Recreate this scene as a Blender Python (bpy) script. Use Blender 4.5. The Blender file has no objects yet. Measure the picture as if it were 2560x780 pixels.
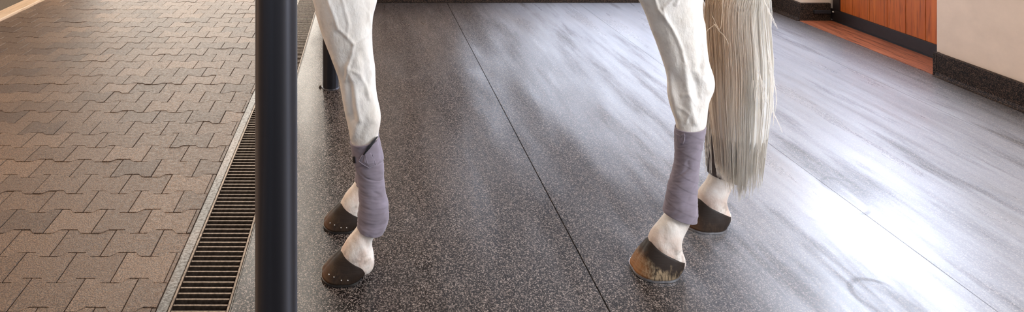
import bpy, bmesh, math, random
import numpy as np
from mathutils import Vector, Matrix, noise as mnoise

# ------------------------------------------------------------------ camera, world, lights, exposure
SC = bpy.context.scene
COL = SC.collection
F, PX, PY, H = 1500.0, 910.0, -387.0, 1.5          # focal length and principal point in pixels, eye height
cam_d = bpy.data.cameras.new('camera')
cam = bpy.data.objects.new('camera', cam_d); COL.objects.link(cam)
cam.location = (0, 0, H); cam.rotation_euler = (math.pi / 2, 0, 0)
cam_d.sensor_fit = 'HORIZONTAL'; cam_d.sensor_width = 36.0
cam_d.lens = F / 2560 * 36.0
cam_d.shift_x = (1280 - PX) / 2560
cam_d.shift_y = (PY - 390) / 2560
cam_d.clip_start = .02
SC.camera = cam
SC.view_settings.view_transform = 'Standard'
SC.view_settings.look = 'None'
SC.view_settings.gamma = 1.0
SC.view_settings.use_curve_mapping = False
SC.view_settings.exposure = 0.20

world = bpy.data.worlds.new('world'); SC.world = world
world.use_nodes = True
bgn = world.node_tree.nodes['Background']
bgn.inputs[0].default_value = (.86, .90, 1.0, 1)
bgn.inputs[1].default_value = .34

def area(name, loc, target, sx, sy, power, color):
    d = bpy.data.lights.new(name, 'AREA'); d.shape = 'RECTANGLE'; d.size = sx; d.size_y = sy
    d.energy = power; d.color = color
    o = bpy.data.objects.new(name, d); COL.objects.link(o); o.location = loc
    o.rotation_euler = (Vector(target) - Vector(loc)).to_track_quat('-Z', 'Y').to_euler()
    return o
area('window_daylight', (3.70, .7, 1.75), (.6, 1.9, .75), 1.7, 2.2, 185, (.80, .88, 1.0))
area('aisle_fill', (-2.2, 2.2, 3.6), (-1.2, 2.4, 0), 1.2, 2.4, 27, (1.0, .76, .54))  # unseen warm fill added over the aisle
area('front_fill', (2.5, .1, 2.9), (1.1, 2.3, .3), 1.4, .8, 50, (1.0, .90, .80))  # added fill from the camera side, no real fitting
area('wall_fill', (2.0, 3.4, 3.6), (3.6, 3.4, .3), 1, .8, 18, (1.0, .86, .70))  # added fill aimed at the right wall
area('warm_rim_fill', (-2.9, 2.3, 1.3), (0, 2.2, .6), .5, 1.4, 13, (1.0, .62, .34))  # low warm light added for the left rims of legs and post
GLASS_DOOR, GLASS_BACK, GLOW_AISLE = 31.0, 2.6, 5.0

# ------------------------------------------------------------------ node helper
class NB:
    def __init__(s, name):
        s.m = bpy.data.materials.new(name); s.m.use_nodes = True
        s.t = s.m.node_tree; s.b = s.t.nodes['Principled BSDF']
    def put(s, sock, v):
        if isinstance(v, bpy.types.NodeSocket): s.t.links.new(v, sock)
        elif isinstance(v, (tuple, list)) and sock.type == 'RGBA' and len(v) == 3: sock.default_value = (*v, 1)
        else: sock.default_value = v
    def n(s, typ, out=0, ins=None, **at):
        nd = s.t.nodes.new(typ)
        for k, v in at.items(): setattr(nd, k, v)
        for k, v in (ins or {}).items(): s.put(nd.inputs[k], v)
        return nd.outputs[out]
    def math(s, op, a, b=0.0, c=None, clamp=False):
        ins = {0: a, 1: b}
        if c is not None: ins[2] = c
        return s.n('ShaderNodeMath', 0, ins, operation=op, use_clamp=clamp)
    def mix(s, f, a, b, bt='MIX'):
        nd = s.t.nodes.new('ShaderNodeMix'); nd.data_type = 'RGBA'; nd.blend_type = bt
        s.put(nd.inputs[0], f); s.put(nd.inputs[6], a); s.put(nd.inputs[7], b)
        return nd.outputs[2]
    def coord(s, sc=(1, 1, 1), off=(0, 0, 0), src=None):
        o = src if src is not None else s.n('ShaderNodeTexCoord', 3)
        return s.n('ShaderNodeMapping', 0, {0: o, 1: off, 3: sc})
    def noise(s, vec, scale=1, detail=3, rough=.5, out=0):
        return s.n('ShaderNodeTexNoise', out, {'Vector': vec, 'Scale': scale, 'Detail': detail, 'Roughness': rough})
    def ramp(s, f, stops):
        nd = s.t.nodes.new('ShaderNodeValToRGB'); e = nd.color_ramp.elements
        while len(e) < len(stops): e.new(.5)
        for el, (p, c) in zip(e, stops):
            el.position = p; el.color = (c, c, c, 1) if not isinstance(c, (tuple, list)) else (*c, 1)
        s.put(nd.inputs[0], f); return nd.outputs[0]
    def rng(s, f, a, b, c=0.0, d=1.0):
        return s.n('ShaderNodeMapRange', 0, {0: f, 1: a, 2: b, 3: c, 4: d})
    def bump(s, h, strength=.3, dist=.002):
        s.put(s.b.inputs['Normal'], s.n('ShaderNodeBump', 0, {'Height': h, 'Strength': strength, 'Distance': dist}))
    def set(s, **k):
        for kk, v in k.items(): s.put(s.b.inputs[kk.replace('_', ' ')], v)
        return s

def sep(b, v, i): return b.n('ShaderNodeSeparateXYZ', i, {0: v})

def rubber(name, dusty=True, tint=(1, 1, 1)):
    b = NB(name)
    co = b.n('ShaderNodeTexCoord', 3)
    wob = b.noise(co, 260, 2, .6, 1)
    v = b.n('ShaderNodeVectorMath', 0, {0: co, 1: b.n('ShaderNodeVectorMath', 0, {0: b.n('ShaderNodeVectorMath', 0, {0: wob, 1: (.5, .5, .5)}, operation='SUBTRACT'), 'Scale': .0045}, operation='SCALE')}, operation='ADD')
    cell = b.n('ShaderNodeTexVoronoi', 1, {'Vector': v, 'Scale': 325.0}, feature='F1')
    r = sep(b, cell, 0); g = sep(b, cell, 1); bl = sep(b, cell, 2)
    fl = b.rng(r, .71, .77)
    fine = b.n('ShaderNodeTexVoronoi', 1, {'Vector': v, 'Scale': 520.0}, feature='F1')
    fl2 = b.rng(sep(b, fine, 0), .85, .88)
    fl = b.math('MAXIMUM', fl, b.math('MULTIPLY', fl2, .55))
    flc = b.mix(g, (.10 * tint[0], .078 * tint[1], .07 * tint[2]), (.32 * tint[0], .265 * tint[1], .23 * tint[2]))
    base = b.mix(bl, (.003, .0025, .0025), (.010 * tint[0], .008 * tint[1], .0075 * tint[2]))
    col = b.mix(fl, base, flc)
    if dusty:
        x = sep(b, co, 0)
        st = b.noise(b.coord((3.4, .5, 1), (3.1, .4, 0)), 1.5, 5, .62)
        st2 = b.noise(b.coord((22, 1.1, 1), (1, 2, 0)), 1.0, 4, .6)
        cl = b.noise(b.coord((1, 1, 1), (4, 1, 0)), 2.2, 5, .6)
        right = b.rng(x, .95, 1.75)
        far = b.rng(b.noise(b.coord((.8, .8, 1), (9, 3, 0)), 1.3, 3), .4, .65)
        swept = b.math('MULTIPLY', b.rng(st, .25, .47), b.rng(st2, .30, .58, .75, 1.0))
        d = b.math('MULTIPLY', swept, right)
        d = b.math('MULTIPLY', d, b.rng(x, 3.3, 3.66, 1.0, .1))  # film cut back near the wall, painting the shadow band there
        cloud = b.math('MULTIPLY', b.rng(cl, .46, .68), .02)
        dust_glare = b.math('ADD', b.math('MULTIPLY', d, .60), cloud, clamp=True)
        col = b.mix(dust_glare, col, (.42, .44, .49))  # pale dust, boosted and blued on the right as painted-in window glare
        # faint horseshoe prints left in the dust
        y = sep(b, co, 1); pr = None
        for (cx, cy, rr, a0) in ((2.10, 2.63, .075, 1.8), (2.02, 2.52, .08, -1.2), (1.72, 1.99, .085, 2.2), (2.96, 2.51, .08, 1.7), (1.86, 2.44, .07, -1.5)):
            dx = b.math('SUBTRACT', x, cx); dy = b.math('SUBTRACT', y, cy)
            rad = b.math('SQRT', b.math('ADD', b.math('MULTIPLY', dx, dx), b.math('MULTIPLY', dy, dy)))
            ring = b.rng(b.math('ABSOLUTE', b.math('SUBTRACT', rad, rr)), .004, .012, 1, 0)
            ca = b.math('ADD', b.math('MULTIPLY', dx, math.cos(a0)), b.math('MULTIPLY', dy, math.sin(a0)))
            arc = b.math('MULTIPLY', ring, b.rng(ca, -.02, .03))
            pr = arc if pr is None else b.math('MAXIMUM', pr, arc)
        pr = b.math('MULTIPLY', pr, b.rng(cl, .35, .6, .25, .8))
        col = b.mix(b.math('MULTIPLY', pr, .38), col, (.03, .03, .035))
        rough = b.math('ADD', b.math('MINIMUM', b.rng(st, .38, .62, .46, .27), b.rng(x, -.1, .5, .20, .6)), b.math('MULTIPLY', fl, .06))
        rough = b.math('ADD', rough, b.math('MULTIPLY', pr, .1))
        b.set(Roughness=rough)
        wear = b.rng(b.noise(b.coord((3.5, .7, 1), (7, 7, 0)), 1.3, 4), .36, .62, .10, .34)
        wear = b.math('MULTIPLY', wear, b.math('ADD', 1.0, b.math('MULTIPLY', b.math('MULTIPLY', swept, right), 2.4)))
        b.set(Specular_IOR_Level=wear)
    else:
        b.set(Roughness=.62, Specular_IOR_Level=.2)
    b.set(Base_Color=col)
    b.bump(b.math('ADD', r, b.math('MULTIPLY', b.noise(co, 500, 2), .6)), .10, .0012)
    return b.m

def simple(name, col, rough=.5, metal=0.0, nscale=40, namp=.15, bumps=.1, bdist=.001, stretch=(1, 1, 1), spec=.5):
    b = NB(name); co = b.coord(stretch)
    nz = b.noise(co, nscale, 4, .6)
    lo = tuple(c * (1 - namp) for c in col); hi = tuple(min(1, c * (1 + namp)) for c in col)
    b.set(Base_Color=b.mix(b.rng(nz, .3, .7), lo, hi), Roughness=rough, Metallic=metal, Specular_IOR_Level=spec)
    if bumps: b.bump(nz, bumps, bdist)
    return b.m

def m_paver():
    b = NB('paver_concrete')
    rnd = b.n('ShaderNodeNewGeometry', 8)
    co = b.n('ShaderNodeTexCoord', 3)
    g = b.noise(co, 210, 3, .75); g2 = b.noise(co, 2.0, 4); g3 = b.noise(co, 60, 3)
    base = b.ramp(rnd, [(0, (.066, .037, .022)), (.3, (.096, .056, .033)), (.7, (.116, .070, .043)), (1, (.155, .097, .061))])
    c = b.mix(b.rng(g, .42, .60), b.mix(1.0, base, (.30, .28, .26), 'MULTIPLY'), b.mix(1.0, base, (1.95, 1.9, 1.8), 'MULTIPLY'))
    c = b.mix(b.rng(g2, .35, .7, 0, .35), c, (.07, .05, .04))
    sp = b.rng(b.noise(co, 330, 1), .70, .74, 0, .6)
    c = b.mix(sp, c, (.5, .38, .25))
    b.set(Base_Color=c, Roughness=b.rng(g3, .3, .7, .42, .62), Specular_IOR_Level=.5)
    b.bump(b.math('ADD', g, b.math('MULTIPLY', g3, .5)), .55, .0025)
    return b.m

def m_hide():
    b = NB('white_hide')
    co = b.n('ShaderNodeTexCoord', 3)
    x = sep(b, co, 0); z = sep(b, co, 2)
    big = b.noise(b.coord((1, 1, .6)), 11, 4, .6); mid = b.noise(b.coord((1, 1, .45)), 38, 4, .6)
    c = b.mix(b.rng(big, .35, .68), (.90, .87, .82), (.80, .74, .66))
    c = b.mix(b.rng(mid, .50, .72, 0, .42), c, (.50, .45, .41))
    pink = b.math('MULTIPLY', b.rng(z, .20, .10), b.rng(b.noise(co, 16, 3), .38, .62, .15, .8))
    c = b.mix(pink, c, (.66, .47, .37))
    cor = b.math('MULTIPLY', b.rng(z, .125, .09), b.rng(b.noise(co, 60, 3), .5, .66, 0, .45))
    c = b.mix(cor, c, (.26, .19, .15))
    b.set(Base_Color=c, Roughness=.62, Specular_IOR_Level=.35)
    b.b.inputs['Subsurface Weight'].default_value = .04
    b.b.inputs['Subsurface Radius'].default_value = (.01, .005, .003)
    hair = b.noise(b.coord((1, 1, .12)), 420, 2, .6)
    wr = b.noise(b.coord((1, 1, .6)), 26, 5, .58)
    b.bump(b.math('ADD', b.math('MULTIPLY', hair, .07), wr), .55, .009)
    return b.m

def m_hoof(name, toe, dark, yellow):
    b = NB(name); co = b.n('ShaderNodeTexCoord', 3)
    x = sep(b, co, 0); z = sep(b, co, 2)
    wv = b.n('ShaderNodeVectorMath', 0, {0: b.noise(co, 18, 3, .6, 1), 'Scale': .016}, operation='SCALE')
    co2 = b.n('ShaderNodeVectorMath', 0, {0: co, 1: wv}, operation='ADD')
    rings = b.noise(b.n('ShaderNodeMapping', 0, {0: co2, 2: (0, .42, 0), 3: (5, 5, 170)}), 1, 4, .7)
    fib = b.noise(b.n('ShaderNodeMapping', 0, {0: co, 2: (0, .7, 0), 3: (160, 160, 16)}), 1, 4, .7)
    big = b.noise(co, 30, 3)
    low = b.rng(b.math('ADD', b.math('ADD', z, b.math('MULTIPLY', x, .35)), b.math('MULTIPLY', b.math('SUBTRACT', big, .5), .09)), .052, .030)
    front = b.rng(b.math('ADD', x, b.math('MULTIPLY', b.math('SUBTRACT', fib, .5), .05)), -.035, -.075)
    c = b.mix(b.math('MULTIPLY', b.math('MULTIPLY', low, .95), b.rng(fib, .40, .56)), dark, yellow)
    c = b.mix(b.math('MULTIPLY', front, b.rng(z, .09, .05)), c, toe)
    c = b.mix(b.rng(rings, .42, .62, .32, 0), c, tuple(v * .28 for v in dark))
    b.set(Base_Color=c, Roughness=b.rng(big, .3, .7, .42, .7), Specular_IOR_Level=.3)
    b.bump(b.math('ADD', rings, b.math('MULTIPLY', fib, .6)), .4, .0012)
    return b.m

def m_wrap(name, col, lo):
    b = NB(name); co = b.n('ShaderNodeTexCoord', 3)
    nz = b.noise(co, 25, 4); fz = b.noise(co, 700, 2)
    cr = b.noise(b.n('ShaderNodeMapping', 0, {0: co, 2: (0, .35, 0), 3: (6, 6, 70)}), 1, 4, .6)
    c = b.mix(b.rng(nz, .35, .65), col, lo)
    b.set(Base_Color=c, Roughness=.92, Specular_IOR_Level=.2, Sheen_Weight=.25, Sheen_Roughness=.5)
    b.bump(b.math('ADD', b.math('MULTIPLY', fz, .2), cr), .35, .003)
    return b.m

def m_tail():
    b = NB('tail_hair'); rnd = b.n('ShaderNodeNewGeometry', 8)
    co = b.n('ShaderNodeTexCoord', 3); x = sep(b, co, 0); z = sep(b, co, 2)
    c = b.ramp(rnd, [(0, (.98, .89, .77)), (1, (.99, .94, .85))])
    st = b.math('MULTIPLY', b.rng(b.math('ADD', x, b.math('MULTIPLY', b.noise(b.coord((1, 1, .2)), 16, 3), .16)), 1.50, 1.37), b.rng(z, .25, .75))
    c = b.mix(b.math('MULTIPLY', st, .85), c, (.84, .55, .30))
    b.set(Base_Color=c, Roughness=.5, Specular_IOR_Level=.3)
    b.set(Subsurface_Weight=.45, Subsurface_Radius=(.03, .024, .018), Subsurface_Scale=.8)
    tr = b.n('ShaderNodeBsdfTranslucent', 0, {0: c})
    mx = b.n('ShaderNodeMixShader', 0, {0: .05, 1: b.b.outputs[0], 2: tr})
    b.t.links.new(mx, b.t.nodes['Material Output'].inputs[0])
    return b.m

def m_wood(name, c1, c2, axis_scale, dark=.35, rough=.45):
    b = NB(name); co = b.coord(axis_scale)
    w = b.noise(co, 1.0, 6, .65); w2 = b.noise(b.coord(tuple(v * 3.7 for v in axis_scale), (5, 2, 1)), 1.0, 4, .6)
    rnd = b.n('ShaderNodeNewGeometry', 8)
    c = b.mix(b.rng(w, .3, .7), c1, c2)
    c = b.mix(b.rng(w2, .52, .62, 0, dark), c, tuple(v * .22 for v in c1))
    c = b.mix(b.rng(rnd, 0, 1, 0, .28), c, tuple(v * .55 for v in c1))
    b.set(Base_Color=c, Roughness=rough); b.bump(w2, .2, .001)
    return b.m

def emis(name, col, s):
    b = NB(name); b.set(Base_Color=(.8, .8, .8), Emission_Color=col, Emission_Strength=s, Roughness=.1); return b.m

M = dict(
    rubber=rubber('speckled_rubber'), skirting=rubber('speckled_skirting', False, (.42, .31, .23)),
    paver=m_paver(), hide=m_hide(), tail=m_tail(),
    hoof_fore=m_hoof('dark_hoof', (.13, .062, .028), (.024, .014, .009), (.05, .03, .018)),
    hoof_hind=m_hoof('amber_hoof', (.42, .19, .07), (.026, .016, .011), (.42, .31, .19)),
    wrap=m_wrap('mauve_fleece', (.29, .25, .30), (.24, .205, .24)),
    wrap_far=m_wrap('brown_fleece', (.10, .08, .075), (.05, .042, .042)),
    wrap_edge=m_wrap('pale_edge_stitching', (.38, .34, .40), (.33, .30, .35)),
    steel=simple('shoe_steel', (.42, .42, .44), .38, .9, 60, .25),
    shoe_dark=simple('worn_shoe_steel', (.10, .095, .09), .4, .9, 60, .25),
    nail=simple('nail_steel', (.7, .7, .68), .35, .9, 60, .1),
    pole=simple('black_painted_steel', (.030, .027, .030), .48, 0, 300, .25, .10, .0006, spec=.9),
    grate=simple('bronze_grate', (.135, .10, .075), .42, .75, 70, .55, .3, .001),
    channel=simple('drain_channel', (.012, .010, .009), .8, 0, 50, .5),
    wall=simple('cream_plaster', (.68, .54, .42), .85, 0, 9, .05, .35, .003),
    frame=simple('black_steel_frame', (.016, .012, .012), .45, 0, 30, .2, .0),
    dirt=simple('stone_dust_ground', (.12, .095, .07), .9, 0, 150, .6, .6, .004),
    sand=simple('joint_sand', (.022, .016, .012), .95, 0, 200, .5, .3, .002),
    slab=simple('concrete_slab', (.05, .045, .04), .8, 0, 12, .3),
    ceiling=m_wood('ceiling_boards', (.22, .12, .06), (.30, .18, .09), (.6, 14, 1)),
    door=m_wood('orange_cedar_boards', (.38, .075, .008), (.58, .15, .02), (24, 24, 1.1), .5, .42),
    threshold=m_wood('reddish_threshold_wood', (.25, .065, .025), (.42, .14, .06), (30, 1.7, 30), .9, .5),
    curb=m_wood('pale_timber', (.62, .42, .26), (.80, .62, .45), (14, 1.2, 14), .3, .5),
    black=simple('black_plastic', (.012, .012, .014), .6, 0, 60, .2),
    daylight=emis('daylight_door_glass', (.68, .79, 1.0), GLASS_DOOR),
    daylight_back=emis('daylight_back_glass', (.70, .80, 1.0), GLASS_BACK),
    daylight_aisle=emis('aisle_daylight_glow', (1.0, .93, .82), GLOW_AISLE),
)
def m_edge():
    b = NB('drain_edge_concrete'); co = b.coord((3, 1.3, 1)); nz = b.noise(co, 2.2, 5, .65)
    fz = b.noise(b.coord(), 90, 4, .6)
    c = b.ramp(nz, [(.34, (.022, .016, .012)), (.48, (.05, .035, .025)), (.64, (.13, .09, .065))])
    b.set(Base_Color=c, Roughness=b.rng(fz, .3, .7, .22, .55), Specular_IOR_Level=.7); b.bump(fz, .5, .003); return b.m
M['edge'] = m_edge()
def m_pole():
    b = NB('satin_black_tube')
    b.set(Base_Color=(.085, .086, .10), Metallic=.75, Roughness=.42, Anisotropic=.92, Anisotropic_Rotation=.25)
    tg = b.t.nodes.new('ShaderNodeTangent'); tg.direction_type = 'RADIAL'; tg.axis = 'Z'
    b.put(b.b.inputs['Tangent'], tg.outputs[0])
    return b.m
M['pole'] = m_pole()

# ------------------------------------------------------------------ mesh helpers
def tag(o, label=None, cat=None, group=None, kind=None):
    if label: o['label'] = label
    if cat: o['category'] = cat
    if group: o['group'] = group
    if kind: o['kind'] = kind
    return o

def mesh_obj(name, verts, faces, mat, parent=None, smooth=False):
    me = bpy.data.meshes.new(name); me.from_pydata([tuple(v) for v in verts], [], faces); me.update()
    if smooth: me.polygons.foreach_set('use_smooth', [True] * len(me.polygons))
    o = bpy.data.objects.new(name, me); COL.objects.link(o)
    if mat: me.materials.append(M[mat] if isinstance(mat, str) else mat)
    if parent: o.parent = parent
    return o

def bm_obj(name, bm, mat, parent=None, smooth=False):
    me = bpy.data.meshes.new(name); bm.to_mesh(me); bm.free()
    if smooth: me.polygons.foreach_set('use_smooth', [True] * len(me.polygons))
    o = bpy.data.objects.new(name, me); COL.objects.link(o)
    me.materials.append(M[mat])
    if parent: o.parent = parent
    return o

def add_box(bm, x0, x1, y0, y1, z0, z1, bev=0.0):
    r = bmesh.ops.create_cube(bm, size=1, matrix=Matrix.Translation(((x0 + x1) / 2, (y0 + y1) / 2, (z0 + z1) / 2)) @ Matrix.Diagonal((x1 - x0, y1 - y0, z1 - z0, 1)))
    if bev:
        es = list({e for v in r['verts'] for e in v.link_edges})
        bmesh.ops.bevel(bm, geom=es, offset=bev, segments=2, affect='EDGES', profile=.6)

def box(name, x0, x1, y0, y1, z0, z1, mat, parent=None, bev=0.0):
    bm = bmesh.new(); add_box(bm, x0, x1, y0, y1, z0, z1, bev); return bm_obj(name, bm, mat, parent)

def struct(o): o['kind'] = 'structure'; return o

def loft(rings, cap=True):
    n = len(rings[0]); V = [p for r in rings for p in r]; Fc = []
    for i in range(len(rings) - 1):
        for j in range(n):
            a = i * n + j; b2 = i * n + (j + 1) % n
            Fc.append((a, b2, b2 + n, a + n))
    if cap:
        Fc.append(tuple(range(n - 1, -1, -1))); Fc.append(tuple(range((len(rings) - 1) * n, len(rings) * n)))
    return V, Fc

def merge(parts):
    V, Fc = [], []
    for v, f in parts:
        k = len(V); V += list(v); Fc += [tuple(i + k for i in q) for q in f]
    return V, Fc

def empty(name, loc=(0, 0, 0)):
    o = bpy.data.objects.new(name, None); COL.objects.link(o); o.location = loc; o.empty_display_size = .1; return o

def smooth_rows(rows, n):                         # rows sorted by first column; smooth (monotone-ish) resample
    a = np.array(rows, float); t = a[:, 0]; tt = np.linspace(t[0], t[-1], n); out = [tt]
    for k in range(1, a.shape[1]):
        y = a[:, k]; m = np.gradient(y, t)
        idx = np.clip(np.searchsorted(t, tt) - 1, 0, len(t) - 2)
        h = t[idx + 1] - t[idx]; u = (tt - t[idx]) / h
        out.append((2*u**3-3*u**2+1)*y[idx] + (u**3-2*u**2+u)*h*m[idx] + (-2*u**3+3*u**2)*y[idx+1] + (u**3-u**2)*h*m[idx+1])
    return np.array(out).T

# ------------------------------------------------------------------ the setting
# block paving: interlocking double-T blocks, one surface
def paving():
    bm = bmesh.new(); W, D, A, g = .185, .1312, .011, .0013
    rng = random.Random(3); y0 = 1.936
    for k in range(-9, 42):
        yb = y0 + k * D
        off = -1.057 if k % 2 else -1.1495
        for i in range(-14, 5):
            xc = off + (i + .5) * W
            if xc < -3.3 or xc > -.5: continue
            x0, x1 = xc - W / 2 + g, xc + W / 2 - g
            t0, t1 = xc - W * .29, xc - W * .17; t2, t3 = xc + W * .17, xc + W * .29
            lo, hi = yb + g, yb + D - g
            pts = [(x0, lo - A), (t0, lo - A), (t1, lo + A), (t2, lo + A), (t3, lo - A), (x1, lo - A),
                   (x1, hi + A), (t3, hi + A), (t2, hi - A), (t1, hi - A), (t0, hi + A), (x0, hi + A)]
            xa, xb = -3.094, -.673
            if max(p[0] for p in pts) < xa + .01 or min(p[0] for p in pts) > xb - .01: continue
            if x1 > xb or x0 < xa:                # block cut at the border
                tmp = bmesh.new(); f = tmp.faces.new([tmp.verts.new((p[0], p[1], 0)) for p in pts])
                for (co, no) in (((xb, 0, 0), (1, 0, 0)), ((xa, 0, 0), (-1, 0, 0))):
                    bmesh.ops.bisect_plane(tmp, geom=tmp.verts[:] + tmp.edges[:] + tmp.faces[:], plane_co=co, plane_no=no, clear_outer=True)
                if not tmp.faces: tmp.free(); continue
                tmp.faces.ensure_lookup_table()
                pts = [(v.co.x, v.co.y) for v in tmp.faces[0].verts]; tmp.free()
            dz = rng.uniform(-.0012, .0012); tx = rng.uniform(-.008, .008); ty = rng.uniform(-.008, .008)
            cx = sum(p[0] for p in pts) / len(pts); cy = sum(p[1] for p in pts) / len(pts)
            def ring(s, z): 
                return [bm.verts.new((p[0] + (cx - p[0]) * s, p[1] + (cy - p[1]) * s, z + dz + tx * (p[0] - cx) + ty * (p[1] - cy))) for p in pts]
            r0, r1, r2 = ring(0, -.04), ring(0, -.002), ring(.018, 0)
            n = len(pts)
            for a, b2 in ((r0, r1), (r1, r2)):
                for j in range(n): bm.faces.new((a[j], a[(j + 1) % n], b2[(j + 1) % n], b2[j]))
            bm.faces.new(r2)
    return bm
struct(bm_obj('floor', paving(), 'paver'))
struct(box('floor', -3.095, -.672, .8, 7.2, -.10, -.009, 'sand'))
struct(box('floor', -4.6, -3.26, .0, 7.2, -.10, .0, 'dirt'))
struct(box('floor', -.43, 4.2, -.4, 5.9, -.10, -.012, 'slab'))
struct(box('floor', -.66, -.43, .8, 7.2, -.16, -.11, 'channel'))

# drain: edging, channel, grate
struct(box('trim_1', -.671, -.634, .8, 7.2, -.11, -.001, 'edge', None, .003))
struct(box('trim_2', -.434, -.4305, .8, 7.2, -.11, -.0005, 'edge'))
grate = empty('drain_grate', (-.533, 3.9, 0))
tag(grate, 'long narrow bronze-coloured drain grate with closely spaced crossbars beside the block paving', 'drain grate')
for xa, xb in ((-.632, -.6235), (-.4435, -.4355)):
    bm = bmesh.new(); add_box(bm, xa + .533, xb + .533, -3.0, 3.25, -.028, .001, .0012); bm_obj('side_rail', bm, 'grate', grate)
bm = bmesh.new(); add_box(bm, -.0895, .0885, -.0032, .0032, -.024, -.001, .0012); bar0 = bm_obj('crossbar', bm, 'grate', grate)
ys = [1.932 - 3.9 + .0259 * k for k in range(-24, 185)]
first = ys[22:122]
for i, y in enumerate(first):
    b_ = bar0 if i == 0 else bar0.copy()
    if i: COL.objects.link(b_); b_.parent = grate
    b_.location = (0, y, 0)
bm = bmesh.new()
for y in ys[:22] + ys[122:]:
    if -2.99 < y < 3.24: add_box(bm, -.0895, .0885, y - .0032, y + .0032, -.024, -.001)
tag(bm_obj('crossbars', bm, 'grate', grate), kind='stuff')

# timber curb at the far side of the aisle
struct(box('trim_3', -3.25, -3.097, .0, 7.2, -.08, .022, 'curb', None, .005))

# rubber mats: four runs laid side by side
lab = ['speckled black rubber mat beside the drain, under both front hooves',
       'speckled black rubber mat in the middle, under both hind hooves',
       'dusty speckled rubber mat right of the horse tail, marked with hoof prints',
       'narrow speckled rubber mat strip along the cream wall and door threshold']
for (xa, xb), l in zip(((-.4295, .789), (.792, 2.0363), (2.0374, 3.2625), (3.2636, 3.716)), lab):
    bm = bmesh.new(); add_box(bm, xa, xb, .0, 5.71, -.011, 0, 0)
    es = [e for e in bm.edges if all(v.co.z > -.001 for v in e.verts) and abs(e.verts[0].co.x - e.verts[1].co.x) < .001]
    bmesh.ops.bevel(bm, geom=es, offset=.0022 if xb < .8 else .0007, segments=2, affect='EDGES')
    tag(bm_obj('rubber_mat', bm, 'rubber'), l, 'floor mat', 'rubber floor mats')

# right wall with door recess
YF, YN = 5.12, 3.905
def wallbox(name, *a): return struct(box(name, *a))
wallbox('wall_right', 3.75, 4.2, -.4, YN + .022, 0, 4.2, 'wall')
wallbox('wall_right', 3.75, 4.2, YF + .03, 5.9, 0, 4.2, 'wall')
wallbox('wall_right', 3.75, 4.2, YN + .022, YF + .03, 2.69, 4.2, 'wall')
def skirt(name, x0, x1, y0, y1):
    return struct(box(name, x0, x1, y0, y1, 0.0005, .15, 'skirting', None, .004))
skirt('baseboard_right', 3.72, 3.749, -.4, YN - .0075)
skirt('baseboard_right', 3.72, 3.749, YF + .0295, 5.70)
skirt('baseboard_right', 3.72, 3.985, YF, YF + .029)
skirt('baseboard_right', 3.72, 3.985, YN - .007, YN + .021)
# cove where the mat turns up into the skirting
def cove(ya, yb):
    V = []; n = 7
    for y in (ya, yb):
        for i in range(n):
            a = math.pi / 2 * i / (n - 1)
            V.append((3.7205 - .03 + .03 * math.sin(a), y, .0006 + .03 - .03 * math.cos(a)))
        V.append((3.7205, y, .0006))
    m = n + 1
    Fc = [(i, i + 1, i + 1 + m, i + m) for i in range(n - 1)] + [tuple(range(m - 1, -1, -1)), tuple(range(m, 2 * m))]
    return struct(mesh_obj('trim_4', V, Fc, 'skirting'))
cove(-.4, YN - .002); cove(YF + .002, 5.7)
# back wall with window
wallbox('wall_back', -.33, 3.75, 5.74, 5.9, 0, .3, 'wall')
wallbox('wall_back', -.33, 3.75, 5.74, 5.9, 2.2, 4.2, 'wall')
wallbox('wall_back', -.33, .9, 5.74, 5.9, .3, 2.2, 'wall')
wallbox('wall_back', 3.35, 3.75, 5.74, 5.9, .3, 2.2, 'wall')
struct(box('baseboard_back', -.33, 3.75, 5.712, 5.739, .0005, .15, 'skirting', None, .004))
w1 = struct(empty('window_1', (2.125, 5.82, .3)))
box('window_pane', -1.2, 1.2, .0, .01, .02, 1.88, 'daylight_back', w1)
bm = bmesh.new()
for i in range(5): add_box(bm, -1.225 + i * .6025, -1.185 + i * .6025, -.04, -.005, 0, 1.9)
for i in range(3): add_box(bm, -1.225, 1.225, -.045, -.004, i * .93, .04 + i * .93)
bm_obj('window_frame', bm, 'frame', w1)
# aisle end, left wall, ceiling
wallbox('wall_aisle_end', -4.6, -3.3, 7.2, 7.35, 0, 6.2, 'wall')
wallbox('wall_aisle_end', -3.3, -.5, 7.2, 7.35, 5.3, 6.2, 'wall')
wallbox('wall_aisle_end', -.5, -.2, 7.2, 7.35, 0, 6.2, 'wall')
wallbox('wall_aisle_side', -.33, -.18, 5.9, 7.2, 0, 6.2, 'wall')
dA = struct(empty('door_2', (-1.9, 7.26, 0)))
box('doorway_glow', -1.4, 1.4, 0, .02, 0, 5.3, 'daylight_aisle', dA)  # glowing sheet added to stand for daylight in the open doorway
bm = bmesh.new()
for i in range(5): add_box(bm, -1.4 + i * .69, -1.36 + i * .69, -.04, -.003, 0, 5.3)
for z in (0, 1.1, 5.2): add_box(bm, -1.4, 1.4, -.045, -.004, z, z + .08)
bm_obj('door_frame', bm, 'frame', dA)
wallbox('wall_left', -4.75, -4.6, 0, 7.35, 0, 6.2, 'wall')
wallbox('ceiling', -4.75, -.33, 0, 7.35, 6.2, 6.3, 'ceiling')
wallbox('ceiling', -.33, 4.2, 0, 5.9, 4.2, 4.3, 'ceiling')

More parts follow.
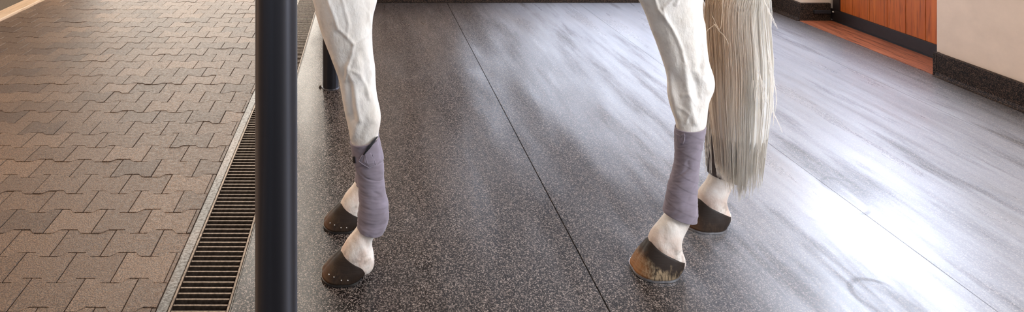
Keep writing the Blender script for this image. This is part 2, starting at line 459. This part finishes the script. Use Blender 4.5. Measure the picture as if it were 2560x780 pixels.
# wooden door in its recess
struct(box('trim_5', 3.7165, 3.990, YN + .022, YF - .001, -.011, .004, 'threshold', None, .002))
d1 = struct(empty('door_1', (4.01, 4.5, 0)))
def dbox(name, y0, y1, z0, z1, x0, x1, mat, parent=d1, bev=.001):
    return box(name, x0 - 4.01, x1 - 4.01, y0 - 4.5, y1 - 4.5, z0, z1, mat, parent, bev)
dbox('bottom_rail', YN + .03, YF + .02, .017, .105, 3.995, 4.035, 'frame')
dbox('middle_rail', YN + .03, YF + .02, 1.25, 1.33, 3.995, 4.035, 'frame')
dbox('top_rail', YN + .03, YF + .02, 2.60, 2.68, 3.995, 4.035, 'frame')
dbox('stile', 5.045, YF - .005, .106, 2.599, 3.995, 4.035, 'frame')
dbox('stile', YN + .03, YN + .1, .106, 2.599, 3.995, 4.035, 'frame')
dbox('floor_seal', YN + .03, YF - .001, .0045, .016, 3.997, 4.028, 'black')
bm = bmesh.new(); e = 5.045
for wd in (.125, .165, .162, .157, .158, .16, .16):
    s_ = max(e - wd, YN + .1)
    if e - s_ > .01: add_box(bm, -.006, .012, s_ - 4.5 + .0015, e - 4.5 - .0015, .105, 1.25, .003)
    e = s_
bm_obj('board_panel', bm, 'door', d1)
dbox('window_pane', YN + .1, 5.045, 1.33, 2.60, 4.01, 4.02, 'daylight')
# door hardware at the far jamb
latch = tag(empty('floor_latch', (3.9, 5.105, .08)), 'small black latch with a bright pin on the dark skirting of the far door jamb', 'latch')
box('latch_body', -.07, .07, -.008, .014, -.012, .014, 'black', latch, .003)
bm = bmesh.new(); bmesh.ops.create_uvsphere(bm, u_segments=14, v_segments=8, radius=.0085, matrix=Matrix.Translation((.085, -.008, .004)))
bm_obj('pin', bm, 'nail', latch, True)

# ------------------------------------------------------------------ steel posts
def cyl(r, z0, z1, n=64, bev=.0, cx=0, cy=0):
    rs = [(r, z0), (r, z1)] if not bev else [(r - bev, z0), (r, z0 + bev), (r, z1 - bev), (r - bev, z1)]
    return loft([[(cx + q * math.cos(2 * math.pi * i / n), cy + q * math.sin(2 * math.pi * i / n), z) for i in range(n)] for q, z in rs])
def post(x, y, label, bolt=False):
    p = tag(empty('steel_post', (x, y, 0)), label, 'post', 'round black steel posts')
    v, f = cyl(.0495, .0012, 4.19); mesh_obj('shaft', v, f, 'pole', p, True)
    me = p.children[0].data
    for q in me.polygons:
        if len(q.vertices) > 4: q.use_smooth = False
    v, f = loft([[(q * math.cos(2 * math.pi * i / 48), q * math.sin(2 * math.pi * i / 48), z) for i in range(48)] for q, z in ((.056, .0005), (.055, .002), (.0515, .004), (.0497, .0065))])
    mesh_obj('weld_collar', v, f, 'pole', p, True)
    if bolt:
        v, f = cyl(.0085, .0005, .008, 6); v2, f2 = cyl(.004, .008, .014, 12)
        v, f = merge([(v, f), (v2, f2)])
        o = mesh_obj('anchor_bolt', v, f, 'grate', p); o.location = (-.064, -.004, 0)
post(-.2075, 1.42, 'tall round black steel post in the foreground, nearest the camera')
post(-.2075, 3.72, 'round black steel post behind the front legs, with an anchor bolt at its foot', True)

# ------------------------------------------------------------------ the horse
# outlines measured as rows [image y, left x, right x] on a leg standing at depth Yc
FORE = [(0,781,943),(41,791,933),(62,797,931),(103,811,931),(133,823,933),(169,837,938),(195,846,939),(226,852,941),
        (250,856,945),(267,859,949),(287,863,952),(308,868,951),(333,873,946),(358,878,946),(400,889,952),(454,899,951),(492,903,957),
        (531,902,962),(555,899,958),(570,891,948),(585,880,939),(600,867,931),(612,860,930),(630,850,934),(647,846,936),(663,856,935),(674,868,929),(684,882,918),(692,893,908)]
FORE_D = [(0,.066),(100,.060),(200,.050),(240,.050),(280,.050),(320,.044),(370,.032),(450,.029),(510,.035),(560,.036),(590,.035),(615,.046),(645,.048),(663,.044),(680,.03),(692,.015)]
HIND = [(0,1594,1757),(36,1612,1757),(70,1624,1761),(103,1637,1764),(128,1646,1767),(154,1655,1773),(180,1663,1782),(195,1666,1786),(212,1667,1787),(231,1667,1782),(250,1670,1774),
        (272,1676,1770),(308,1688,1766),(330,1690,1759),(374,1690,1749),(415,1689,1744),(450,1684,1740),(490,1670,1739),(515,1669,1737),(535,1663,1733),
        (552,1650,1727),(570,1635,1718),(587,1624,1708),(605,1618,1703),(625,1618,1706),(645,1622,1714),(656,1634,1714),(668,1650,1706),(684,1668,1690)]
HIND_D = [(0,.060),(100,.050),(200,.042),(250,.042),(310,.036),(400,.029),(470,.032),(520,.038),(550,.036),(570,.037),(595,.047),(645,.047),(660,.042),(684,.015)]
ZF, ZH = 2.10, 2.12

def px_rows(rows, D, Yc, pad=0.0):
    s = Yc / F; out = []
    dy = [d[0] for d in D]; dv = [d[1] for d in D]
    for y, a, b in rows:
        z = H - (y - PY) * s; xa = (a - PX) * s - pad; xb = (b - PX) * s + pad
        xc = (xa + xb) / 2; w = (xb - xa) / 2; hy = float(np.interp(y, dy, dv)) + pad
        hx = math.sqrt(max(w * w - (hy * xc / Yc) ** 2, (.55 * w) ** 2))
        out.append((z, xc, hx, Yc, hy))
    return out[::-1]

def leg_rows(rows, D, Yc, top, shift=None, dyo=0.0):
    r = px_rows(rows, D, Yc) + top
    a = smooth_rows(r, 150)
    if shift is not None: a[:, 1] += np.interp(a[:, 0], [p[0] for p in shift], [p[1] for p in shift])
    a[:, 3] += dyo
    return a
FTOP = [(1.0, -.075, .125, 2.11, .072), (1.1, -.09, .155, 2.13, .09), (1.25, -.08, .16, 2.17, .09), (1.4, -.05, .12, 2.2, .06)]
HTOP = [(1.0, 1.075, .135, 2.12, .072), (1.1, 1.09, .2, 2.13, .10), (1.25, 1.15, .25, 2.15, .12), (1.42, 1.2, .22, 2.19, .09)]
FSH = [(0, -.012), (1.5, -.012)]
HSH = [(0, .318), (.165, .315), (.25, .285), (.4, .252), (.5, .24), (.65, .215), (.95, .13), (1.1, .06), (1.5, 0)]
LEGS = {
    'nf': leg_rows(FORE, FORE_D, ZF, FTOP), 'nh': leg_rows(HIND, HIND_D, ZH, HTOP),
    'ff': leg_rows(FORE, FORE_D, ZF, [(z, x, a, 4.2 + .28 - y, b) for z, x, a, y, b in FTOP], FSH, 0),
    'fh': leg_rows(HIND, HIND_D, ZH, HTOP, HSH, 0)}
for k, Yn, off in (('ff', ZF, .28), ('fh', ZH, .257)):          # far legs: mirror the inward lean
    a = LEGS[k]
    if k == 'ff':
        low = a[:, 0] < .96; a[low, 3] = Yn + off; a[~low, 3] = np.maximum(a[~low, 3], 2.27)
        a[:, 3] = np.where(a[:, 0] > .96, (Yn + off) - (a[:, 0] - .96) * .25, Yn + off)
    else:
        a[:, 3] = np.where(a[:, 0] > .96, (Yn + off) - (a[:, 0] - .96) * .18, Yn + off)

def oval(xc, hx, yc, hy, z, n=48):
    return [(xc - hx * math.cos(2 * math.pi * i / n), yc - hy * math.sin(2 * math.pi * i / n), z) for i in range(n)]
def leg_mesh(a): return loft([oval(r[1], r[2], r[3], r[4], r[0]) for r in a])

parts = [leg_mesh(LEGS[k]) for k in LEGS]
# barrel, chest and rump
TOR = smooth_rows([(-.44,1.34,.10,.08),(-.36,1.31,.22,.16),(-.18,1.31,.315,.23),(.1,1.325,.34,.265),(.4,1.34,.33,.29),(.75,1.35,.315,.295),(1.05,1.37,.305,.285),(1.3,1.38,.285,.26),(1.5,1.37,.22,.2),(1.6,1.36,.1,.1)], 60)
parts.append(loft([[(r[0], 2.25 + r[3] * math.cos(t), r[1] + r[2] * math.sin(t)) for t in [2 * math.pi * i / 56 for i in range(56)]] for r in TOR]))
def limb(path, n=28, seg=40):
    a = smooth_rows([(i, *p) for i, p in enumerate(path)], seg); rings = []
    for i in range(seg):
        c = Vector(a[i, 1:4]); d = (Vector(a[min(i + 1, seg - 1), 1:4]) - Vector(a[max(i - 1, 0), 1:4])).normalized()
        side = Vector((0, 1, 0)); up = d.cross(side).normalized()
        rings.append([tuple(c + side * a[i, 5] * math.cos(2 * math.pi * j / n) + up * a[i, 4] * math.sin(2 * math.pi * j / n)) for j in range(n)])
    return loft(rings)
parts.append(limb([(-.05,2.25,1.42,.30,.16),(-.35,2.25,1.58,.22,.12),(-.62,2.25,1.78,.165,.09),(-.86,2.25,1.97,.12,.075)]))
parts.append(limb([(-.78,2.25,2.03,.08,.07),(-.92,2.25,1.98,.13,.10),(-1.06,2.25,1.84,.125,.09),(-1.2,2.25,1.68,.085,.065),(-1.31,2.25,1.56,.065,.055),(-1.37,2.25,1.50,.045,.045)]))
parts.append(limb([(1.5,2.25,1.52,.06,.05),(1.56,2.25,1.45,.05,.045),(1.60,2.25,1.25,.03,.03)]))
for sy in (-1, 1):
    parts.append(limb([(-.80,2.25+sy*.05,2.06,.02,.025),(-.81,2.25+sy*.06,2.13,.018,.028),(-.83,2.25+sy*.06,2.20,.004,.004)], 16, 16))
V, Fc = merge(parts)
V = [(x, y, max(z, .016)) for x, y, z in V]
raw = mesh_obj('raw', V, Fc, None)
rm = raw.modifiers.new('remesh', 'REMESH'); rm.mode = 'VOXEL'; rm.voxel_size = .0042
sm = raw.modifiers.new('smooth', 'SMOOTH'); sm.factor = .5; sm.iterations = 5
dg = bpy.context.evaluated_depsgraph_get(); ev = raw.evaluated_get(dg)
me = bpy.data.meshes.new_from_object(ev, depsgraph=dg)
bpy.data.objects.remove(raw)
me.name = 'horse_body'; me.materials.clear(); me.materials.append(M['hide'])
me.polygons.foreach_set('use_smooth', [True] * len(me.polygons))
# anatomy on the near legs: veins, tendons, bony hollows (image-space sketch turned into relief)
nv = len(me.vertices); co = np.empty(nv * 3); me.vertices.foreach_get('co', co); co = co.reshape(-1, 3)
no = np.empty(nv * 3); me.vertices.foreach_get('normal', no); no = no.reshape(-1, 3)
u = PX + F * co[:, 0] / co[:, 1]; v_ = PY + F * (H - co[:, 2]) / co[:, 1]
face = np.clip((-no[:, 1] - .05) / .35, 0, 1) * (co[:, 1] < 2.2) * (v_ > -60)
disp = np.zeros(nv)
def stroke(pts, sig, amp):
    global disp
    best = np.full(nv, 1e9)
    for (x0, y0), (x1, y1) in zip(pts[:-1], pts[1:]):
        dx, dy = x1 - x0, y1 - y0; L = dx * dx + dy * dy
        t = np.clip(((u - x0) * dx + (v_ - y0) * dy) / L, 0, 1)
        best = np.minimum(best, (u - x0 - t * dx) ** 2 + (v_ - y0 - t * dy) ** 2)
    disp += .9 * amp * np.exp(-best / (2 * sig * sig)) * face
for p, s_, a_ in [
    ([(812,-20),(832,30),(846,72),(868,92),(884,110),(880,138),(868,170),(864,200)], 3, .0045),
    ([(868,92),(872,60),(862,20),(850,-20)], 2.6, .003), ([(884,110),(912,92),(928,70),(920,30)], 2.6, .003),
    ([(879,176),(900,186),(916,214),(922,246)], 2.8, .0035), ([(868,170),(880,205),(888,240),(893,275),(900,300)], 5, .006),
    ([(880,150),(900,130),(912,160),(916,200),(908,235)], 6, -.004), ([(878,210),(876,260),(882,300)], 6, -.0045),
    ([(852,90),(862,150),(872,215),(880,285)], 12, -.005), ([(838,150),(852,190),(862,230),(868,280)], 7, .003), ([(926,230),(936,270),(934,300)], 7, .004), ([(912,300),(905,330),(900,345)], 6, -.003),
    ([(890,320),(880,345)], 6, .003), ([(830,20),(845,60),(852,120)], 14, .003), ([(905,40),(902,100)], 14, .004),
    ([(885,585),(905,615),(925,650)], 7, .003), ([(905,590),(918,620),(922,640)], 6, -.003),
    # hind leg
    ([(1632,-20),(1645,22),(1664,46),(1680,70),(1692,94),(1704,124),(1710,150)], 3.2, .005), ([(1664,46),(1658,20),(1700,-20)], 2.8, .003),
    ([(1690,10),(1702,-15)], 4, .004), ([(1757,60),(1758,100),(1762,145),(1760,180)], 5, .005), ([(1748,60),(1748,120),(1750,170)], 6, -.005),
    ([(1712,160),(1716,205),(1722,240),(1730,280),(1738,306)], 5.5, .0055), ([(1732,190),(1742,215),(1744,245)], 6, -.005),
    ([(1650,60),(1672,140),(1684,200)], 12, -.003), ([(1735,20),(1742,90),(1745,150)], 14, .004), ([(1690,200),(1700,240),(1706,280)], 8, -.004), ([(1672,190),(1680,235),(1690,280),(1700,310)], 6, .004),
    ([(1755,195),(1768,210),(1770,225)], 8, .005), ([(1706,240),(1722,235),(1738,262)], 3, .003), ([(1700,270),(1722,285),(1716,306)], 3, .003),
    ([(1660,30),(1672,100),(1684,160)], 16, .004), ([(1720,30),(1724,110)], 16, .003),
    ([(1668,560),(1690,590),(1704,640)], 8, .003), ([(1655,590),(1668,612),(1690,640)], 7, -.0025), ([(1690,556),(1700,570),(1712,560)], 4, -.003)]:
    stroke(p, s_, a_)
co += no * disp[:, None]
me.vertices.foreach_set('co', co.ravel()); me.update()
horse = bpy.data.objects.new('horse', me); COL.objects.link(horse)
tag(horse, 'white horse standing side-on with mauve leg wraps, dark hooves and a long cream tail', 'horse')

def section(a, z):
    return [float(np.interp(z, a[:, 0], a[:, k])) for k in range(1, 5)]     # xc, hx, yc, hy

# hooves and shoes
def hoof(cx, cy, toe, heel, ctoe, cheel, zt, zh, wid, cw, mat, rot=0, nails=True, shoe='steel'):
    hf = empty('tmp', (0, 0, 0)); bpy.data.objects.remove(hf)
    n = 64; rings = []
    def ring(f, inset=0.0):
        xa = toe + (ctoe - toe) * f; xb = heel + (cheel - heel) * f; w = (wid + (cw - wid) * f) / 2 - inset
        bulge = .0035 * math.sin(math.pi * f); out = []
        for i in range(n):
            t = 2 * math.pi * i / n; c, s = math.cos(t), math.sin(t)
            sq = 1.0 + .10 * abs(math.sin(2 * t))
            X = (xa + xb) / 2 - ((xb - xa) / 2 - inset + bulge) * c * sq
            if c < -.6: X -= .010 * (1 - f) * max(0, 1 - abs(s) * 3.0)      # cleft between the heels
            Y = -(w + bulge) * s * sq * (1 - .10 * max(0, -c)) * (1 - .18 * f * max(0, c))
            fr = (X - xa) / (xb - xa)
            zz = .0085 + f * ((zt + (zh - zt) * min(max(fr, 0), 1)) - .0085)
            out.append((X, Y, zz))
        return out
    for i in range(15): rings.append(ring(i / 14))
    rings.append([(x * .93 + (ctoe + cheel) / 2 * .07, y * .9, z + .003) for x, y, z in ring(1.0)])
    v, f = loft(rings); o = mesh_obj('hoof', v, f, mat, horse, True)
    o.location = (cx, cy, 0); o.rotation_euler.z = rot
    # open steel shoe
    m = 60; V = []; Fc = []
    for i in range(m):
        t = math.radians(-152 + 304 * i / (m - 1)); c, s = math.cos(t), math.sin(t)
        sq = 1.0 + .10 * abs(math.sin(2 * t))
        xc = (toe + heel) / 2; hx = (heel - toe) / 2; w = wid / 2
        for q, z in ((1.01, .0005), (1.025, .002), (1.02, .0085), (.74, .009), (.74, .0005)):
            V.append((xc - hx * c * sq * q, -w * s * sq * q * (1 - .10 * max(0, -c)), z))
    for i in range(m - 1):
        for j in range(5):
            a = i * 5 + j; b2 = i * 5 + (j + 1) % 5; Fc.append((a, b2, b2 + 5, a + 5))
    Fc += [(4, 3, 2, 1, 0), tuple((m - 1) * 5 + j for j in range(5))]
    sh = mesh_obj('horseshoe', V, Fc, shoe, o, False)
    if nails:
        for i, ang in enumerate((38, 58, 78, 98)):
            f_ = .26 + .03 * (i % 2)
            t = math.radians(ang); rg = ring(f_); k = int(round(ang / 360 * n)); p = Vector(rg[k % n]); 
            nrm = Vector((p.x - (toe + heel) / 2, p.y, 0)).normalized()
            bm = bmesh.new(); bmesh.ops.create_uvsphere(bm, u_segments=10, v_segments=6, radius=.0024, matrix=Matrix.Translation(p + nrm * .0003))
            bm_obj('nail', bm, 'nail', o, True)
    return o
hoof(-.072, ZF, -.074, .066, -.003, .092, .087, .036, .132, .094, 'hoof_fore', 0, True, 'shoe_dark')
hoof(-.072 - .012, ZF + .28, -.074, .066, -.003, .092, .087, .036, .132, .094, 'hoof_fore', 0, True, 'shoe_dark')
hoof(1.027, ZH, -.078, .078, -.021, .099, .103, .040, .132, .096, 'hoof_hind', 0, False)
hoof(1.027 + .318, ZH + .257, -.078, .078, -.021, .099, .103, .040, .132, .096, 'hoof_fore', 0, False)

# leg wraps
def wrap_mesh(rows, D, Yc, dx, dy, seed, pitch, tilt, top_tilt, bot_tilt, mat, slope=.006):
    a = px_rows(rows, D, Yc); a = smooth_rows(a, 170); n = 96; rings = []
    z0, z1 = a[0, 0], a[-1, 0]
    sx = (lambda z: float(np.interp(z, [p[0] for p in dx], [p[1] for p in dx]))) if isinstance(dx, list) else (lambda z: dx)
    for i, r in enumerate(a):
        k = i / (len(a) - 1); ring = []
        for j in range(n):
            th = 2 * math.pi * j / n; c, s = math.cos(th), math.sin(th)
            X = -c
            zz = r[0] + tilt * X * 0 + (bot_tilt * (1 - k) + top_tilt * k) * X
            ph = ((zz - tilt * X * r[2] / .04) / pitch + j / n)
            fr = ph - math.floor(ph)
            w8 = .0013 * (.35 + .65 * max(0, min(1, .5 + 1.2 * mnoise.noise(Vector((X + seed, s, zz * 14))))))
            saw = w8 * (1 - fr) if fr > .10 else w8 * fr / .10
            cr = mnoise.noise(Vector((X * 1.1 + seed, s * 1.1, (zz + slope * X) * 62))) * .0013 + mnoise.noise(Vector((X * 2 + seed, s * 2, (zz + slope * X) * 150))) * .0006
            rg = max(0, 1 - abs(mnoise.noise(Vector((X * .45 + seed, s * .45, (zz + slope * X) * 24)))) * 8) * max(0, min(1, .6 + 1.6 * mnoise.noise(Vector((X * 1.7, s * 1.7 + seed, zz * 18)))))
            d = saw + cr - .0024 * rg
            ring.append((r[1] + sx(r[0]) - (r[2] + d) * c, r[3] + dy - (r[4] + d) * s, zz))
        rings.append(ring)
    def inner(ring, r, q): 
        x0 = r[1] + sx(r[0]); y0 = r[3] + dy
        return [(x0 + (x - x0) * q, y0 + (y - y0) * q, z) for x, y, z in ring]
    def nudge(ring, dz): return [(x, y, z + dz) for x, y, z in ring]
    full = [nudge(inner(rings[0], a[0], .74), .010), nudge(inner(rings[0], a[0], .95), -.0015)] + rings + [nudge(inner(rings[-1], a[-1], .955), .0015), nudge(inner(rings[-1], a[-1], .78), -.012)]
    v, f = loft(full, False)
    return mesh_obj('leg_wrap', v, f, mat, horse, True), a
WF = [(349,875,948),(365,878,952),(400,884,959),(425,890,960),(454,894,961),(480,896,965),(500,897,970),(525,896,972),(545,894,971),(560,893,966),(574,893,959)]
WH = [(317,1686,1766),(330,1685,1764),(345,1685,1761),(374,1686,1755),(407,1685,1749),(440,1678,1746),(470,1669,1744),(500,1664,1744),(522,1659,1745),(540,1656,1743)]
DWF = [(y, d + .007) for y, d in FORE_D]; DWH = [(y, d + .007) for y, d in HIND_D]
wf, af = wrap_mesh(WF, DWF, ZF, 0.0, 0.0, 1.3, .052, .004, .010, -.006, 'wrap')
wrap_mesh(WF, DWF, ZF, -.012, .28, 5.3, .052, .004, .0, -.006, 'wrap')
wh, ah = wrap_mesh(WH, DWH, ZH, 0.0, 0.0, 9.1, .038, -.012, .006, -.014, 'wrap', -.03)
dk, _ = wrap_mesh(WH, DWH, ZH, [(p[0], p[1]) for p in HSH], .257, 4.4, .040, -.012, .0, -.012, 'wrap_far')
dk['label'] = 'dark brown-grey wrap on the far hind leg'

def on_wrap(a, x, y, off, Yc):
    Y = Yc - .03
    for _ in range(6):
        X = (x - PX) / F * Y; Z = H - (y - PY) / F * Y
        xc, hx, yc, hy = section(a, Z)
        q = max(-.985, min(.985, (X - xc) / (hx + off)))
        Y = yc - (hy + off) * math.sqrt(1 - q * q)
    return Vector((X, Y, Z))
def patch(name, poly, a, Yc, off, thick, mat, parent, nseg=12):
    # a cloth patch that follows the curved wrap: fan of rows from outline to centre
    P = []
    for i, p in enumerate(poly):
        q = poly[(i + 1) % len(poly)]
        for k in range(nseg): P.append((p[0] + (q[0] - p[0]) * k / nseg, p[1] + (q[1] - p[1]) * k / nseg))
    cx = sum(p[0] for p in P) / len(P); cy = sum(p[1] for p in P) / len(P); n = len(P); rings = []
    rings.append([on_wrap(a, x, y, off - .003, Yc) for x, y in P])
    for s_, o_ in ((1.0, thick * .6), (.97, thick), (.75, thick * .9), (.5, thick * .9), (.25, thick * .9), (.03, thick * .9)):
        rings.append([on_wrap(a, cx + (x - cx) * s_, cy + (y - cy) * s_, off + o_, Yc) for x, y in P])
    v, f = loft(rings, True)
    return mesh_obj(name, [tuple(q) for q in v], f, mat, parent, True)
tab = patch('closure_tab', [(944,350),(950,372),(951,398),(941,413),(923,420),(909,412),(896,404),(903,390),(915,374),(930,362)], af, ZF, .0015, .0042, 'wrap', wf)
patch('closure_tab', [(912,386),(926,381),(934,396),(937,408),(922,414),(908,405)], af, ZF, .0052, .0018, 'wrap', wf, 6)
patch('fastener', [(881,391),(886,391),(888,408),(883,408)], af, ZF, .001, .003, 'black', wf, 4)
patch('gap_shade', [(946,341),(942,341),(922,364),(907,386),(910,388),(926,370)], af, ZF, .0056, .0012, 'black', wf, 6)  # black strip standing in for the shaded gap along the tab edge
def cord(name, pts, a, Yc, off, r, mat, parent):
    P = []
    for (x0, y0), (x1, y1) in zip(pts[:-1], pts[1:]):
        for k in range(6): P.append(on_wrap(a, x0 + (x1 - x0) * k / 6, y0 + (y1 - y0) * k / 6, off, Yc))
    rings = []
    for i, p in enumerate(P):
        d = (P[min(i + 1, len(P) - 1)] - P[max(i - 1, 0)]).normalized(); u_ = d.cross(Vector((0, 1, 0))).normalized(); w_ = d.cross(u_)
        rings.append([tuple(p + u_ * r * math.cos(t * .785) + w_ * r * math.sin(t * .785)) for t in range(8)])
    v, f = loft(rings); return mesh_obj(name, v, f, mat, parent, True)
cord('stitched_edge', [(905,388),(897,403),(909,412),(923,420),(940,413),(935,398),(931,384)], af, ZF, .0064, .0008, 'wrap_edge', wf)
cord('stitched_edge', [(915,390),(917,402),(921,416)], af, ZF, .0072, .0006, 'wrap_edge', wf)
cord('stitched_edge', [(1712,338),(1711,348),(1708,358)], ah, ZH, .0055, .0009, 'wrap_edge', wh)
patch('closure_tab', [(1689,334),(1712,334),(1713,350),(1708,360),(1696,357),(1690,350)], ah, ZH, .001, .003, 'wrap', wh, 8)

# tail
rng = random.Random(11)
TC = [(.16,1.400,.075,.030),(.24,1.398,.080,.045),(.40,1.400,.096,.055),(.55,1.402,.112,.060),(.70,1.402,.114,.062),(.84,1.391,.113,.062),(.92,1.39,.108,.062),(1.05,1.43,.09,.055),(1.2,1.50,.06,.05),(1.35,1.56,.04,.04),(1.45,1.57,.03,.03)]
tz = np.array([r[0] for r in TC])
def tcs(z): return [float(np.interp(z, tz, [r[k] for r in TC])) for k in (1, 2, 3)]
TY = 2.235
V = []; Fc = []
def strand(P, r0, r1, sides=3):
    k = len(V); m = len(P)
    for i, p in enumerate(P):
        r = r0 + (r1 - r0) * (i / (m - 1)) ** 2
        for j in range(sides):
            t = 2 * math.pi * j / sides + .5
            V.append((p[0] + r * math.cos(t), p[1] + r * math.sin(t), p[2]))
    for i in range(m - 1):
        for j in range(sides):
            a = k + i * sides + j; b2 = k + i * sides + (j + 1) % sides
            Fc.append((a, b2, b2 + sides, a + sides))
clumps = [(rng.uniform(0, 2 * math.pi), math.sqrt(rng.random()), rng.uniform(-.03, .03), rng.random()) for _ in range(150)]
def tail_pt(z, cu, cv, wob, ph):
    c, hx, hy = tcs(max(z, .14))
    return (c + hx * cu + wob * math.sin(z * 9 + ph), TY + hy * cv + wob * math.cos(z * 7 + ph), z)
for i in range(4600):
    th, rr, lf, kk = clumps[rng.randrange(len(clumps))]
    sp = .17
    deep = i % 2 == 0
    rr = rr ** .5 if deep else .985; sp = .17 if deep else .03
    cu = rr * math.cos(th) + rng.gauss(0, sp); cv = rr * math.sin(th) + rng.gauss(0, sp)
    L = math.hypot(cu, cv)
    if L > 1.04: cu /= L / 1.04; cv /= L / 1.04
    tip = .205 + .05 * rng.random() + .10 * max(0, cu - .25) ** 1.2 + .16 * max(0, -cu - .45) + lf * .8 + (.25 * rng.random() ** 3)
    ztop = 1.44 - .25 * rng.random(); wob = rng.uniform(0, .004); ph = rng.uniform(0, 6.28)
    P = []
    for s_ in range(15):
        z = ztop + (tip - ztop) * (s_ / 14)
        p = list(tail_pt(z, cu, cv, wob, ph))
        k = s_ / 14                                        # clumps draw together towards the tip
        ctr = tail_pt(z, rr * math.cos(th), rr * math.sin(th), 0, 0)
        q = .65 * k ** 3
        p[0] += (ctr[0] - p[0]) * q; p[1] += (ctr[1] - p[1]) * q
        P.append(p)
    strand(P, .0007, .0003)
# loose strands on both edges
def px_strand(pts, Y, r):
    a = smooth_rows([(i, *p) for i, p in enumerate(pts)], 22)
    strand([((q[1] - PX) / F * Y, Y + .0006 * math.sin(i), H - (q[2] - PY) / F * Y) for i, q in enumerate(a)], r, .0004, 5)
for i in range(24):
    j = rng.uniform(-4, 4); e = rng.random()
    px_strand([(1905 + j, -40), (1915 + j * .8, 60), (1921 + j, 140), (1926 + j + 6 * e, 210), (1932 + j - 12 * e, 270 + 30 * e)], 2.24 + rng.uniform(-.03, .03), rng.uniform(.0006, .0010))
for pts in [[(1900,-30),(1912,60),(1924,140),(1936,200),(1941,250),(1936,285)],
            [(1905,-30),(1915,80),(1924,160),(1938,220),(1942,262)],
            [(1895,200),(1912,250),(1925,268),(1938,290),(1951,318),(1956,332)], [(1900,190),(1915,248),(1928,272),(1940,296),(1948,312)],
            [(1925,-20),(1929,30),(1929,72)], [(1912,5),(1930,42),(1944,72)], [(1910,0),(1926,38),(1939,66)],
            [(1890,120),(1905,220),(1912,320),(1916,400)], [(1885,150),(1898,260),(1900,380),(1898,480)], [(1882,200),(1892,300),(1895,420),(1893,470)],
            [(1888,200),(1903,300),(1908,372),(1912,395)], [(1895,180),(1916,230),(1920,280),(1917,322)], [(1920,150),(1930,220),(1934,280),(1933,315)],
            [(1808,-20),(1806,20),(1804,50),(1798,74),(1780,40)], [(1786,60),(1798,76),(1812,92),(1822,110)],
            [(1757,40),(1762,60),(1764,90),(1763,130)], [(1790,60),(1770,74),(1765,88),(1768,118)]]:
    for q in range(2):
        px_strand([(x + rng.uniform(-1.2, 1.2), y) for x, y in pts], 2.15 + rng.uniform(-.01, .01), .0006)
for i in range(26):                                       # ragged wisps over the far hind wrap
    x = rng.uniform(1759, 1800); 
    px_strand([(x + 10, 150), (x + 4, 260), (x + rng.uniform(-2, 3), 340), (x + rng.uniform(-2, 6), rng.uniform(380, 455))], 2.26, .0009)
core = smooth_rows([(z, c, hx * .72, hy * .7) for z, c, hx, hy in TC if z > .2], 60)
def core_ring(r):
    n = 260; q = min(1.0, .30 + (r[0] - .235) / .26); out = []
    for i in range(n):
        t = 2 * math.pi * i / n; c, s = math.cos(t), math.sin(t)
        f = 1.395 * q * (1 + .016 * mnoise.noise(Vector((c * 6, s * 6, r[0] * 1.1))) + .0018 * mnoise.noise(Vector((c * 26, s * 26, r[0] * 1.6))))
        out.append((r[1] - r[2] * f * c, TY - r[3] * f * s, r[0]))
    return out
cv_, cf_ = loft([core_ring(r) for r in core])
k = len(V); V += cv_; Fc += [tuple(i + k for i in q) for q in cf_]
mesh_obj('tail', V, Fc, 'tail', horse, True)
for sy in (-1, 1):
    bm = bmesh.new(); bmesh.ops.create_uvsphere(bm, u_segments=16, v_segments=12, radius=.022, matrix=Matrix.Translation((-1.0, 2.25 + sy * .088, 1.90)))
    bm_obj('eye', bm, 'black', horse, True)
